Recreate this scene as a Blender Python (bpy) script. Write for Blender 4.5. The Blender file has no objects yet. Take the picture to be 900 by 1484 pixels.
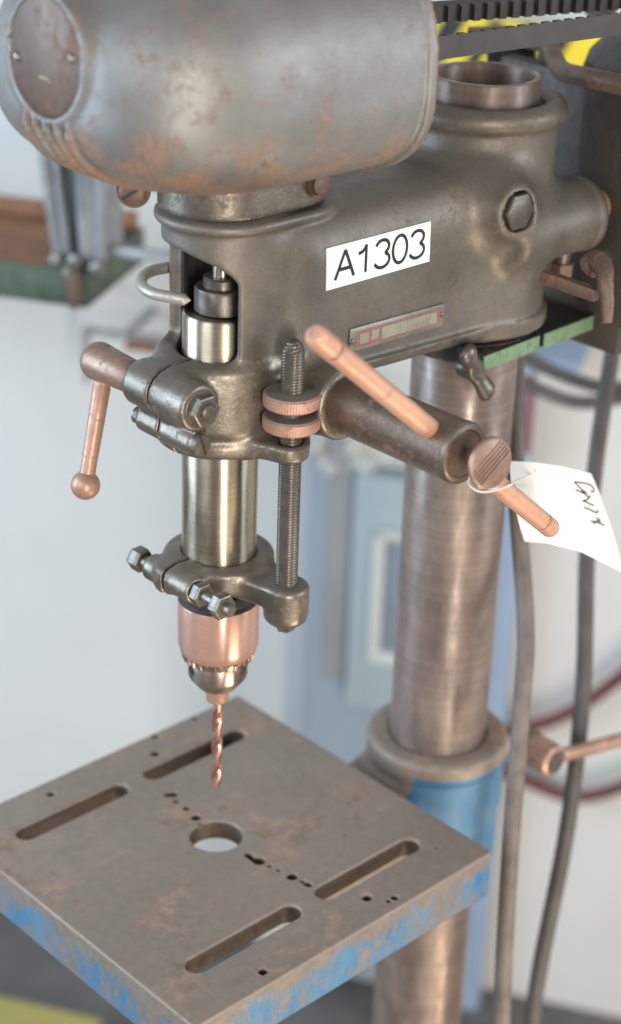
import bpy, math, random
import numpy as np
from mathutils import Vector, Matrix
random.seed(4)
rng = np.random.default_rng(7)
PI = math.pi
sc = bpy.context.scene
COL = sc.collection
# ---------------------------------------------------------------- camera
# millimetres, spindle axis = (0,0); +x runs along the arm to the column. MM() turns them into metres above the floor.
FLOOR = -1100.0
OZ = 1.100
def MM(p): return (p[0]*.001, p[1]*.001, p[2]*.001 + OZ)
F_PX = 2660.0
def camera_frame(pitch=26.0, roll=2.0, az=46.0):
    a, p, r = math.radians(az), math.radians(pitch), math.radians(roll)
    fwd = Vector((math.cos(a)*math.cos(p), math.sin(a)*math.cos(p), -math.sin(p)))
    right = Vector((math.sin(a), -math.cos(a), 0)); up = right.cross(fwd)
    return right*math.cos(r)+up*math.sin(r), -right*math.sin(r)+up*math.cos(r), fwd
CR, CU, CF = camera_frame()
CAM = Vector((-635.2, -734.9, 475.1))
cam = bpy.data.cameras.new('camera'); cam_o = bpy.data.objects.new('camera', cam); COL.objects.link(cam_o)
cam.sensor_fit = 'HORIZONTAL'; cam.sensor_width = 15.8; cam.lens = F_PX/900*15.8
cam.clip_start = .02; cam.clip_end = 60
m = Matrix((CR, CU, -CF)).transposed().to_4x4(); m.translation = Vector(MM(CAM)); cam_o.matrix_world = m
cam.dof.use_dof = True; cam.dof.focus_distance = 1.035; cam.dof.aperture_fstop = 2.9; cam.dof.aperture_blades = 9
sc.camera = cam_o
# ---------------------------------------------------------------- world and lamps
w = bpy.data.worlds.new('World'); sc.world = w; w.use_nodes = True
bg = w.node_tree.nodes['Background']; bg.inputs[0].default_value = (.92, .905, .88, 1); bg.inputs[1].default_value = .50
def area(name, loc, target, sx, sy, power, color):
    l = bpy.data.lights.new(name, 'AREA'); l.shape = 'RECTANGLE'; l.size = sx; l.size_y = sy; l.energy = power; l.color = color
    o = bpy.data.objects.new(name, l); COL.objects.link(o)
    d = Vector(target) - Vector(loc)
    o.matrix_world = Matrix.Translation(loc) @ d.to_track_quat('-Z', 'Y').to_matrix().to_4x4()
    return o
# the doorway behind the photographer, a little to the right, and a wide cool window to the left
area('doorway_light', (-1.72, -3.22, 1.15), (0, 0, 1.1), .42, 2.2, 105, (1, .93, .82))
area('window_light', (2.0, -3.0, 1.75), (0, 0, 1.1), 1.1, 1.4, 58, (.82, .91, 1))
area('side_window_light', (-3.1, -.35, 2.35), (0, .1, 1.1), 1.5, 1.3, 42, (.84, .92, 1))
area('floor_bounce_fill', (.15, -1.0, .06), (0, -.1, 1.3), .5, .5, 15, (1, .80, .58))  # added lamp low down, stands in for warm bounce off the floor
area('wall_fill_light', (-.95, .95, 1.35), (.47, .93, .65), .9, .9, 27, (.58, .79, 1))  # added fill lamp inside the room, brightens the left wall with cool light
sc.view_settings.view_transform = 'Standard'; sc.view_settings.look = 'None'
sc.view_settings.exposure = 0; sc.view_settings.gamma = 1
sc.render.engine = 'CYCLES'
sc.cycles.max_bounces = 6; sc.cycles.use_denoising = True

# ---------------------------------------------------------------- materials
MATS = {}
class NT:
    def __init__(s, name):
        s.m = bpy.data.materials.new(name); s.m.use_nodes = True; s.t = s.m.node_tree
        s.b = s.t.nodes['Principled BSDF']; s.co = None; MATS[name] = s.m
    def n(s, typ, **kw):
        k = s.t.nodes.new(typ)
        for a, v in kw.items(): setattr(k, a, v)
        return k
    def l(s, a, b): s.t.links.new(a, b)
    def coord(s, scale=(1, 1, 1)):
        if s.co is None: s.co = s.n('ShaderNodeTexCoord')
        mp = s.n('ShaderNodeMapping'); mp.inputs['Scale'].default_value = scale
        s.l(s.co.outputs['Object'], mp.inputs[0]); return mp.outputs[0]
    def noise(s, scale, detail=4, rough=.6, stretch=(1, 1, 1), dist=0):
        k = s.n('ShaderNodeTexNoise'); k.inputs['Scale'].default_value = scale; k.inputs['Detail'].default_value = detail
        k.inputs['Roughness'].default_value = rough; k.inputs['Distortion'].default_value = dist
        s.l(s.coord(stretch), k.inputs['Vector']); return k.outputs[0]
    def ramp(s, inp, a, b, va=0., vb=1.):
        k = s.n('ShaderNodeMapRange'); k.inputs[1].default_value = a; k.inputs[2].default_value = b
        k.inputs[3].default_value = va; k.inputs[4].default_value = vb
        s.l(inp, k.inputs[0]); return k.outputs[0]
    def math(s, op, a, b):
        k = s.n('ShaderNodeMath', operation=op)
        for i, v in enumerate((a, b)):
            if isinstance(v, (int, float)): k.inputs[i].default_value = v
            else: s.l(v, k.inputs[i])
        return k.outputs[0]
    def mix(s, f, a, b):
        k = s.n('ShaderNodeMix', data_type='RGBA')
        if isinstance(f, (int, float)): k.inputs[0].default_value = f
        else: s.l(f, k.inputs[0])
        for i, v in ((6, a), (7, b)):
            if isinstance(v, tuple): k.inputs[i].default_value = (*v, 1)
            else: s.l(v, k.inputs[i])
        return k.outputs[2]
    def bump(s, h, dist, strength=.5, prev=None):
        k = s.n('ShaderNodeBump'); k.inputs['Strength'].default_value = strength; k.inputs['Distance'].default_value = dist
        s.l(h, k.inputs['Height'])
        if prev is not None: s.l(prev, k.inputs['Normal'])
        return k.outputs[0]
    def out(s, col=None, rough=None, metal=None, normal=None, **kw):
        for key, v in (('Base Color', col), ('Roughness', rough), ('Metallic', metal), ('Normal', normal)):
            if v is None: continue
            if isinstance(v, (int, float)): s.b.inputs[key].default_value = v
            elif isinstance(v, tuple): s.b.inputs[key].default_value = (*v, 1)
            else: s.l(v, s.b.inputs[key])
        for k, v in kw.items(): s.b.inputs[k].default_value = v
        return s.m

def worn(name, base, alt, rust, rust_amt=.5, metal=.5, rough=(.35, .6), grain=420, bump=.0004, patch=14, spots=330, stretch=(1, 1, 1), dust=0.0, zrust=None, fine=.38, soft=.07, scratch=0.):
    t = NT(name)
    c = t.mix(t.ramp(t.noise(patch, 5, .6, stretch), .35, .65), base, alt)
    spk = t.noise(spots, 5, .7, stretch)
    c = t.mix(t.ramp(spk, .35, .7, 0, .35), c, tuple(v*.55 for v in alt))
    big = t.noise(patch*2.2, 6, .65, stretch, .4)
    sp = t.math('ADD', t.math('MULTIPLY', big, 1-fine), t.math('MULTIPLY', t.noise(spots*.8, 4, .7), fine))
    if zrust:
        sep = t.n('ShaderNodeSeparateXYZ'); t.l(t.coord(), sep.inputs[0])
        g = t.ramp(sep.outputs[2], zrust[0], zrust[1], .095, -.085)
        gx = t.ramp(sep.outputs[0], -.09, .06, .025, -.02)
        sp = t.math('ADD', sp, t.math('ADD', g, gx))
    th = .62 - .22*rust_amt
    rm = t.ramp(sp, th, th + soft)
    rc = t.mix(t.ramp(t.noise(spots*.5, 3, .6), .3, .7), rust, tuple(v*.5 for v in rust))
    c = t.mix(t.math('MULTIPLY', rm, .85), c, rc)
    for k_, st_ in enumerate(((1, .035, 1), (.035, 1, 1), (.7, .05, 1)) if scratch else ()):
        c = t.mix(t.ramp(t.noise(420-90*k_, 2, .5, st_, .15), .66, .74, 0, scratch), c, tuple(min(1, v*1.55) for v in base))
    if dust > 0:
        geo = t.n('ShaderNodeNewGeometry'); sp2 = t.n('ShaderNodeSeparateXYZ'); t.l(geo.outputs['True Normal'], sp2.inputs[0])
        d = t.math('MULTIPLY', t.ramp(sp2.outputs[2], .45, .95), t.ramp(t.noise(60, 4, .6), .25, .7, dust*.5, dust))
        c = t.mix(d, c, (.16, .14, .12))
    r = t.ramp(t.noise(patch*5, 5, .65, stretch), .3, .7, rough[0], rough[1])
    r = t.math('ADD', r, t.math('MULTIPLY', rm, .22))
    mt = t.math('MULTIPLY', t.math('SUBTRACT', 1, t.math('MULTIPLY', rm, .8)), metal)
    if dust > 0: mt = t.math('MULTIPLY', mt, t.math('SUBTRACT', 1, d)); r = t.math('ADD', r, t.math('MULTIPLY', d, .3))
    h = t.math('ADD', t.noise(grain, 3, .6), t.math('MULTIPLY', rm, .35))
    return t.out(c, r, mt, t.bump(h, bump, .8))

def turned(name, base, alt, rough=.3, aniso=.75, lines=1500, metal=1., stain=(.12, .09, .07), stain_amt=.35, spread=(.75, 1.35), sr=(.5, .72)):
    """metal turned on a lathe: fine rings round a vertical axis"""
    t = NT(name)
    ring = t.noise(lines, 2, .5, (.02, .02, 1))
    c = t.mix(t.ramp(ring, .3, .7), base, alt)
    c = t.mix(t.ramp(t.noise(38, 6, .65, (1, 1, .55)), sr[0], sr[1], 0, stain_amt), c, stain)
    r = t.ramp(t.noise(70, 5, .6, (1, 1, .3)), .3, .7, rough*spread[0], rough*spread[1])
    tg = t.n('ShaderNodeTangent', direction_type='RADIAL', axis='Z'); t.l(tg.outputs[0], t.b.inputs['Tangent'])
    return t.out(c, r, metal, t.bump(ring, .00004, .25), **{'Anisotropic': aniso, 'Anisotropic Rotation': .25})

worn('hood_iron', (.27, .267, .26), (.215, .21, .20), (.34, .195, .125), .60, .5, (.37, .5), 850, .00035, 26, 900, zrust=(1.28, 1.36), fine=.5, soft=.035)
worn('cast_iron', (.20, .176, .15), (.148, .13, .11), (.19, .135, .095), .28, .5, (.42, .56), 480, .00018, 20, 420, dust=.3)
worn('clamp_iron', (.245, .212, .175), (.165, .142, .116), (.18, .125, .088), .32, .7, (.30, .46), 480, .0002, 28, 360, dust=.5)
worn('dark_steel', (.19, .165, .14), (.13, .113, .096), (.15, .10, .07), .3, .7, (.3, .48), 700, .0001, 34, 420)
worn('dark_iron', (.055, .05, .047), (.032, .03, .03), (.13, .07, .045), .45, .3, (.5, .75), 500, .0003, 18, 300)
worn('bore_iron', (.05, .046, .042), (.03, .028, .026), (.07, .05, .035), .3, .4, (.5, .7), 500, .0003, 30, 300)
worn('brown_iron', (.24, .165, .12), (.15, .105, .08), (.27, .155, .095), .42, .6, (.34, .48), 700, .0002, 34, 380, dust=.12)
worn('copper_rust', (.72, .40, .275), (.60, .325, .225), (.42, .25, .18), .32, .22, (.36, .52), 1100, .00006, 26, 260)
worn('copper_dull', (.52, .305, .22), (.40, .235, .172), (.25, .16, .12), .40, .4, (.34, .5), 800, .00006, 34, 300)
worn('nut_copper', (.62, .37, .29), (.50, .29, .23), (.36, .22, .17), .34, .4, (.34, .5), 800, .00006, 34, 300, dust=1.6)
worn('table_top', (.285, .228, .184), (.238, .192, .158), (.37, .245, .18), .44, .15, (.44, .6), 600, .00008, 9, 160, fine=.25, scratch=.13)
worn('slot_brown', (.12, .09, .072), (.08, .062, .05), (.16, .10, .07), .4, .2, (.5, .65), 600, .0003, 40, 300)  # darker brown, used on slot and hole walls
worn('bolt_steel', (.25, .228, .20), (.17, .152, .132), (.18, .12, .085), .35, .75, (.32, .48), 700, .0001, 60, 500)
worn('bright_nail', (.52, .49, .43), (.40, .37, .32), (.28, .2, .13), .35, .6, (.4, .55), 700, .0002, 60, 500)
worn('rusty_bolt', (.19, .12, .088), (.125, .085, .066), (.27, .14, .085), .42, .4, (.4, .6), 700, .0002, 60, 400)
worn('knob_brown', (.34, .22, .165), (.26, .17, .13), (.30, .18, .12), .4, .45, (.36, .5), 700, .0001, 50, 400)
worn('plate_rust', (.17, .105, .075), (.115, .08, .06), (.20, .105, .062), .5, .35, (.4, .55), 500, .00012, 34, 260, (1, 1, .5))
turned('turned_steel', (.46, .40, .305), (.37, .32, .245), .32, .8)
turned('chuck_copper', (.54, .325, .26), (.48, .285, .225), .26, .8, metal=.45, stain=(.40, .24, .185), stain_amt=.35)
turned('chuck_steel', (.54, .43, .365), (.43, .34, .285), .32, .7)
turned('column_steel', (.255, .188, .154), (.188, .14, .116), .44, .3, 260, .36, (.11, .085, .074), .75, spread=(.5, 1.5), sr=(.44, .68))
turned('shaft_steel', (.50, .42, .36), (.40, .34, .29), .3, .7)

def blue_paint(name, bare=.5, edge=None):
    t = NT(name)
    paint = t.mix(t.ramp(t.noise(30, 5), .35, .65), (.032, .145, .29), (.07, .19, .31))
    paint = t.mix(t.ramp(t.noise(160, 5, .7, (1, 1, .4)), .45, .8, 0, .55), paint, (.15, .19, .22))
    metal = t.mix(t.ramp(t.noise(120, 5, .65), .3, .7), (.225, .185, .155), (.15, .128, .113))
    s = t.math('ADD', t.math('MULTIPLY', t.noise(26, 7, .72, (1, 1, .45), .5), .62), t.math('MULTIPLY', t.noise(240, 5, .75, (1, 1, .5)), .38))
    if edge:
        sep = t.n('ShaderNodeSeparateXYZ'); t.l(t.coord(), sep.inputs[0])
        s = t.math('ADD', s, t.ramp(sep.outputs[2], edge[0], edge[1], 0, .11))
        s = t.math('ADD', s, t.ramp(sep.outputs[0], -.124, -.118, .05, 0))
    mk = t.ramp(s, .58 - bare*.2, .68 - bare*.2)
    c = t.mix(mk, paint, metal)
    return t.out(c, t.ramp(t.noise(60), .3, .7, .38, .6), 0., t.bump(t.math('ADD', t.math('MULTIPLY', mk, -.6), t.noise(300, 4)), .0003, .7))
blue_paint('blue_paint', .22); blue_paint('blue_worn', .46, (OZ-.247, OZ-.236))

def plain(name, col, rough=.6, var=.12, scale=30, metal=0., bump=.0, **kw):
    t = NT(name)
    c = t.mix(t.ramp(t.noise(scale, 5, .6), .3, .7), tuple(v*(1-var) for v in col), tuple(min(1, v*(1+var)) for v in col))
    nm = t.bump(t.noise(scale*12, 3), bump, .6) if bump else None
    return t.out(c, rough, metal, nm, **kw)
plain('wall_paint', (.52, .52, .51), .75, .07, 2.2, 0, .0006)
plain('floor_dark', (.10, .092, .085), .7, .35, 6)
plain('paper', (.86, .845, .79), .8, .02, 40, 0, .00015)
plain('sticker', (.86, .87, .85), .5, .035, 60, 0, .0002)
plain('ink', (.012, .016, .018), .5, .0)
plain('string', (.72, .70, .66), .7, .05)
plain('rubber', (.045, .042, .042), .6, .2, 60, 0, .0003)
plain('cable_grey', (.15, .122, .108), .62, .3, 60, 0, .0006)
plain('cable_dark', (.075, .066, .062), .6, .25, 40, 0, .0002)
plain('red_hose', (.10, .028, .025), .55, .25, 30)
worn('motor_grey', (.085, .074, .065), (.06, .052, .046), (.13, .085, .06), .34, .15, (.5, .7), 400, .0004, 22, 260)
worn('green_paint', (.20, .31, .185), (.15, .25, .14), (.10, .10, .075), .40, .0, (.5, .65), 500, .0002, 40, 500)
plain('green_dirty', (.062, .085, .06), .6, .38, 40)
plain('wood_brown', (.20, .088, .038), .65, .3, 24)
plain('shelf_grey', (.27, .275, .28), .5, .3, 34, .45)
plain('cabinet_blue', (.20, .235, .28), .55, .06, 8)
plain('cabinet_door', (.25, .30, .32), .5, .05, 8)
plain('cabinet_shade', (.20, .205, .21), .6, .1, 8)
plain('handle_white', (.40, .41, .40), .4, .06, 10)
plain('navy', (.15, .175, .21), .5, .1)
plain('rag', (.40, .40, .38), .85, .2, 40, 0, .002)
plain('rag_green', (.06, .22, .12), .8, .2, 40)
plain('yellow', (.72, .56, .03), .5, .06, 20)
plain('box_yellow', (.33, .28, .08), .6, .12, 14)
plain('black_paint', (.022, .022, .022), .5, .1)
plain('post_blue', (.23, .30, .42), .5, .08, 6)
plain('post_red', (.17, .04, .036), .5, .12, 14)
plain('plate_silver', (.30, .285, .255), .42, .15, 120, .7)
worn('plate_red', (.33, .13, .11), (.26, .13, .11), (.26, .25, .22), .5, .1, (.4, .6), 500, .0001, 60, 500)
worn('plate_cream', (.36, .35, .28), (.28, .28, .22), (.34, .18, .15), .38, .1, (.4, .6), 500, .0001, 70, 500)
plain('yellow_mark', (.27, .25, .13), .6, .2, 400)

def unp(px, py, d): return CAM + (CF + CR*((px-450)/F_PX) - CU*((py-742)/F_PX))*d
# ---------------------------------------------------------------- mesh helpers
def link(name, me, parent=None):
    o = bpy.data.objects.new(name, me); COL.objects.link(o)
    if parent is not None:
        o.parent = parent
        if parent.type == 'EMPTY': o.matrix_parent_inverse = Matrix.Translation(parent.location).inverted()
    return o
def mesh(name, V, Fc, mat, parent=None, smooth=True, sharp=40, raw=False):
    me = bpy.data.meshes.new(name)
    V = np.asarray(V, float)
    if not raw: V = V*.001 + np.array([0, 0, OZ])
    me.from_pydata(V.tolist(), [], [list(map(int, f)) for f in Fc])
    me.materials.append(MATS[mat]); me.update()
    if smooth:
        me.polygons.foreach_set('use_smooth', [True]*len(me.polygons))
        if sharp: me.set_sharp_from_angle(angle=math.radians(sharp))
    return link(name, me, parent)
def empty(name, loc):
    o = bpy.data.objects.new(name, None); o.location = loc; o.empty_display_size = .05; COL.objects.link(o); return o
def tag(o, label, cat=None, group=None):
    o['label'] = label
    if cat: o['category'] = cat
    if group: o['group'] = group
    return o
def basis(d, ref=None):
    d = Vector(d).normalized()
    r = Vector(ref) if ref else (Vector((0, 0, 1)) if abs(d.z) < .9 else Vector((1, 0, 0)))
    u = (r - d*r.dot(d)).normalized(); return d, u, d.cross(u)
def lathe_geo(prof, c, d=(0, 0, 1), seg=48, rmod=None, ref=None, cap=True):
    """prof: (r, t) along axis d from c; a closed solid when r = 0 at the ends"""
    d, u, v = basis(d, ref); c = Vector(c); V = []; Fc = []
    for k, (r, t) in enumerate(prof):
        for i in range(seg):
            a = 2*PI*i/seg; rr = rmod(r, a, t) if rmod else r
            V.append(c + d*t + (u*math.cos(a) + v*math.sin(a))*rr)
    for k in range(len(prof)-1):
        for i in range(seg):
            j = (i+1) % seg; Fc.append((k*seg+i, k*seg+j, (k+1)*seg+j, (k+1)*seg+i))
    if cap and prof[0][0] > 0: Fc.append(tuple(range(seg))[::-1])
    if cap and prof[-1][0] > 0: Fc.append(tuple(range((len(prof)-1)*seg, len(prof)*seg)))
    return V, Fc
def lathe(name, prof, c, d, mat, parent=None, seg=48, rmod=None, sharp=40, ref=None, cap=True):
    V, Fc = lathe_geo(prof, c, d, seg, rmod, ref, cap); return mesh(name, V, Fc, mat, parent, True, sharp)
def cham(r, L, ch=1., t0=0.):
    """chamfered solid cylinder profile"""
    return [(max(r-ch, .01), t0), (r, t0+ch), (r, t0+L-ch), (max(r-ch, .01), t0+L)]
def merge(*gs):
    V = []; Fc = []
    for v, f in gs:
        o = len(V); V += list(v); Fc += [tuple(i+o for i in q) for q in f]
    return V, Fc
def spline(pts, n=8):
    P = [Vector(p) for p in pts]; P = [P[0]*2-P[1]] + P + [P[-1]*2-P[-2]]; out = []
    for i in range(1, len(P)-2):
        for k in range(n):
            t = k/n; a, b, c, d = P[i-1:i+3]
            out.append(.5*((2*b) + (c-a)*t + (2*a-5*b+4*c-d)*t*t + (3*b-a-3*c+d)*t**3))
    out.append(P[-2]); return out
def tube_geo(pts, r, seg=14, rfun=None):
    pts = [Vector(p) for p in pts]; n = len(pts); V = []; Fc = []; u = None
    for i, p in enumerate(pts):
        d = (pts[min(i+1, n-1)] - pts[max(i-1, 0)]).normalized()
        if u is None: _, u, _ = basis(d)
        u = (u - d*u.dot(d)).normalized(); v = d.cross(u); rr = r if rfun is None else rfun(i/(n-1))
        for k in range(seg):
            a = 2*PI*k/seg; V.append(p + (u*math.cos(a)+v*math.sin(a))*rr)
    for i in range(n-1):
        for k in range(seg):
            j = (k+1) % seg; Fc.append((i*seg+k, i*seg+j, (i+1)*seg+j, (i+1)*seg+k))
    Fc.append(tuple(range(seg))[::-1]); Fc.append(tuple(range((n-1)*seg, n*seg))); return V, Fc
def tube(name, pts, r, mat, parent=None, seg=14, rfun=None, smooth_n=8):
    if smooth_n: pts = spline(pts, smooth_n)
    V, Fc = tube_geo(pts, r, seg, rfun); return mesh(name, V, Fc, mat, parent)
def box_geo(c, s, ux=(1, 0, 0), uy=(0, 1, 0), bev=1.0):
    """bevelled box, centre c, full sizes s along ux, uy and their cross product"""
    ux = Vector(ux).normalized(); uy = Vector(uy); uy = (uy-ux*uy.dot(ux)).normalized(); uz = ux.cross(uy); c = Vector(c)
    import bmesh
    bm = bmesh.new(); bmesh.ops.create_cube(bm, size=1)
    for v in bm.verts: v.co = Vector((v.co.x*s[0], v.co.y*s[1], v.co.z*s[2]))
    if bev > 0: bmesh.ops.bevel(bm, geom=list(bm.edges), offset=min(bev, min(s)*.45), segments=2, profile=.6, affect='EDGES')
    bm.verts.ensure_lookup_table()
    V = [c + ux*v.co.x + uy*v.co.y + uz*v.co.z for v in bm.verts]; Fc = [tuple(v.index for v in f.verts) for f in bm.faces]
    bm.free(); return V, Fc
def box(name, c, s, mat, parent=None, ux=(1, 0, 0), uy=(0, 1, 0), bev=1.0):
    V, Fc = box_geo(c, s, ux, uy, bev); return mesh(name, V, Fc, mat, parent, True, 50)
def prism(name, poly, z0, z1, mat, parent=None):
    n = len(poly); V = [(x, y, z0) for x, y in poly] + [(x, y, z1) for x, y in poly]
    Fc = [tuple(range(n))[::-1], tuple(range(n, 2*n))] + [(i, (i+1) % n, n+(i+1) % n, n+i) for i in range(n)]
    return mesh(name, V, Fc, mat, parent, False)
def hexa(r, a, t):  # hexagon of circumradius r
    k = (a + PI/6) % (PI/3) - PI/6; return r*math.cos(PI/6)/math.cos(k)
def hex_prof(r, L, t0=0.): return [(r*.86, t0), (r*.96, t0+.4), (r, t0+1.2), (r, t0+L-1.2), (r*.96, t0+L-.4), (r*.86, t0+L)]
def hexnut(name, c, d, r, L, mat, parent): return lathe(name, hex_prof(r, L), c, d, mat, parent, 48, hexa, 25)

# signed distances, polygonised with surface nets (cast shapes with soft fillets)
def smin(a, b, k): h = np.clip(.5+.5*(b-a)/k, 0, 1); return b*(1-h)+a*h-k*h*(1-h)
def smax(a, b, k): return -smin(-a, -b, k)
def s_cyl(p, q, s, r, lo, hi, rd=1.5):
    """p,q radial coordinates, s along the axis"""
    d1 = np.sqrt(p*p+q*q)-r+rd; d2 = np.maximum(lo-s, s-hi)+rd
    return np.minimum(np.maximum(d1, d2), 0)+np.sqrt(np.maximum(d1, 0)**2+np.maximum(d2, 0)**2)-rd
def s_box(x, y, z, lo, hi, rd=2.):
    q = [np.abs(v-(a+b)/2)-(b-a)/2+rd for v, a, b in ((x, lo[0], hi[0]), (y, lo[1], hi[1]), (z, lo[2], hi[2]))]
    return np.minimum(np.maximum(np.maximum(q[0], q[1]), q[2]), 0)+np.sqrt(sum(np.maximum(v, 0)**2 for v in q))-rd
def s_bar(x, y, z, a, b, ra, rb, lo, hi, rd=1.5):
    """flat tapered bar in plan from a to b, between heights lo and hi"""
    dx, dy = b[0]-a[0], b[1]-a[1]; h = np.clip(((x-a[0])*dx+(y-a[1])*dy)/(dx*dx+dy*dy), 0, 1)
    d1 = np.hypot(x-a[0]-dx*h, y-a[1]-dy*h)-(ra+(rb-ra)*h)+rd; d2 = np.maximum(lo-z, z-hi)+rd
    return np.minimum(np.maximum(d1, d2), 0)+np.sqrt(np.maximum(d1, 0)**2+np.maximum(d2, 0)**2)-rd
def sdf_mesh(name, fn, lo, hi, h, mat, parent=None, mats=None, pick=None, newton=2):
    ax = [np.arange(lo[i], hi[i]+h, h) for i in range(3)]
    X, Y, Z = np.meshgrid(*ax, indexing='ij', sparse=True)
    Fv = np.broadcast_to(fn(X, Y, Z), tuple(len(a) for a in ax)).astype(np.float32)
    S = Fv < 0; nx, ny, nz = S.shape
    cnt = sum(S[i:nx-1+i, j:ny-1+j, k:nz-1+k].astype(np.int8) for i in (0, 1) for j in (0, 1) for k in (0, 1))
    act = (cnt > 0) & (cnt < 8); idx = -np.ones(act.shape, np.int64); cells = np.argwhere(act); idx[act] = np.arange(len(cells))
    acc = np.zeros((len(cells), 3)); num = np.zeros(len(cells)); ci, cj, ck = cells.T
    for axis in range(3):
        for a in (0, 1):
            for b in (0, 1):
                o = [0, 0, 0]; oth = [q for q in range(3) if q != axis]; o[oth[0]] = a; o[oth[1]] = b; e = list(o); e[axis] = 1
                f0 = Fv[ci+o[0], cj+o[1], ck+o[2]]; f1 = Fv[ci+e[0], cj+e[1], ck+e[2]]; mk = (f0 < 0) != (f1 < 0)
                t = np.where(mk, f0/np.where(mk, f0-f1, 1), 0); pt = np.tile(np.array(o, float), (len(cells), 1)); pt[:, axis] = t
                acc += pt*mk[:, None]; num += mk
    P = (cells+acc/num[:, None])*h+np.array(lo); P0 = P.copy()
    for _ in range(newton):
        f = fn(P[:, 0], P[:, 1], P[:, 2]); e = .15*h
        g = np.stack([(fn(P[:, 0]+e*(i == 0), P[:, 1]+e*(i == 1), P[:, 2]+e*(i == 2))-f)/e for i in range(3)], 1)
        st = g*(f/np.maximum((g*g).sum(1), .05))[:, None]; L = np.linalg.norm(st, axis=1); st *= np.minimum(1, .5*h/np.maximum(L, 1e-9))[:, None]; P = P-st
    P = np.clip(P, P0-.8*h, P0+.8*h)
    Q = []
    for axis in range(3):
        o = [q for q in range(3) if q != axis]
        sl0 = [slice(1, -1)]*3; sl0[axis] = slice(0, -1); sl1 = [slice(1, -1)]*3; sl1[axis] = slice(1, None)
        A, B = S[tuple(sl0)], S[tuple(sl1)]; e = np.argwhere(A != B); flip = A[A != B]
        b = e.copy(); b[:, o[0]] += 1; b[:, o[1]] += 1
        def at(d0, d1): q = b.copy(); q[:, o[0]] += d0; q[:, o[1]] += d1; return idx[q[:, 0], q[:, 1], q[:, 2]]
        q = np.stack([at(-1, -1), at(0, -1), at(0, 0), at(-1, 0)], 1)
        if axis == 1: flip = ~flip
        q[~flip] = q[~flip][:, ::-1]; Q.append(q)
    Q = np.concatenate(Q); me = bpy.data.meshes.new(name)
    V = P*.001+np.array([0, 0, OZ])
    me.vertices.add(len(V)); me.vertices.foreach_set('co', V.astype(np.float32).ravel())
    me.loops.add(len(Q)*4); me.loops.foreach_set('vertex_index', Q.astype(np.int32).ravel())
    me.polygons.add(len(Q)); me.polygons.foreach_set('loop_start', np.arange(0, len(Q)*4, 4, dtype=np.int32))
    me.polygons.foreach_set('use_smooth', np.ones(len(Q), bool))
    for mm in (mats or [mat]): me.materials.append(MATS[mm])
    if pick is not None:
        a, b, c, d = (P[Q[:, i]] for i in range(4)); n = np.cross(c-a, d-b); n /= np.maximum(np.linalg.norm(n, axis=1), 1e-9)[:, None]
        me.polygons.foreach_set('material_index', pick((a+b+c+d)/4, n).astype(np.int32))
    me.update(calc_edges=True); me.validate()
    return link(name, me, parent)

# ================================================================ the setting
NW = Vector((.86, .51, 0)).normalized(); UW = Vector((NW.y, -NW.x, 0)); DW = Vector((822.2, 437.5, 0)).dot(NW)
def W(u, z, off=0.): p = NW*(DW-off) + UW*u; return (p.x, p.y, z)    # a point on the wall, off mm in front of it
def quad_sheet(name, c4, mat, kind, n=1):
    o = mesh(name, c4, [(0, 1, 2, 3)], mat, None, False); o['kind'] = kind; return o
quad_sheet('floor', [(-4000, -4500, FLOOR), (2500, -4500, FLOOR), (2500, 3500, FLOOR), (-4000, 3500, FLOOR)], 'floor_dark', 'structure')
V, Fc = box_geo(W(0, FLOOR+1250, -60), (5200, 120, 2500), UW, NW, 2)
o = mesh('wall', V, Fc, 'wall_paint', None, True); o['kind'] = 'structure'

# ================================================================ the drill press
CX, CY = 205.5, -2.5
press = empty('drill_press', (CX*.001, CY*.001, 0))
tag(press, 'old cast-iron pillar drill press with rusty grey hood, copper-coloured handles and square table', 'drill press')

# --- column
colm = lathe('column', [(34.2, FLOOR+6), (34.2, 230), (33.4, 231.2), (30.4, 231.2), (29.6, 230), (29.6, 120)], (CX, CY, 0), (0, 0, 1), 'column_steel', press, 96)
lathe('base_flange', [(90, FLOOR+1), (90, FLOOR+16), (84, FLOOR+22), (48, FLOOR+26), (42, FLOOR+60), (35, FLOOR+64)], (CX, CY, 0), (0, 0, 1), 'dark_iron', press, 64)

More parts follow.
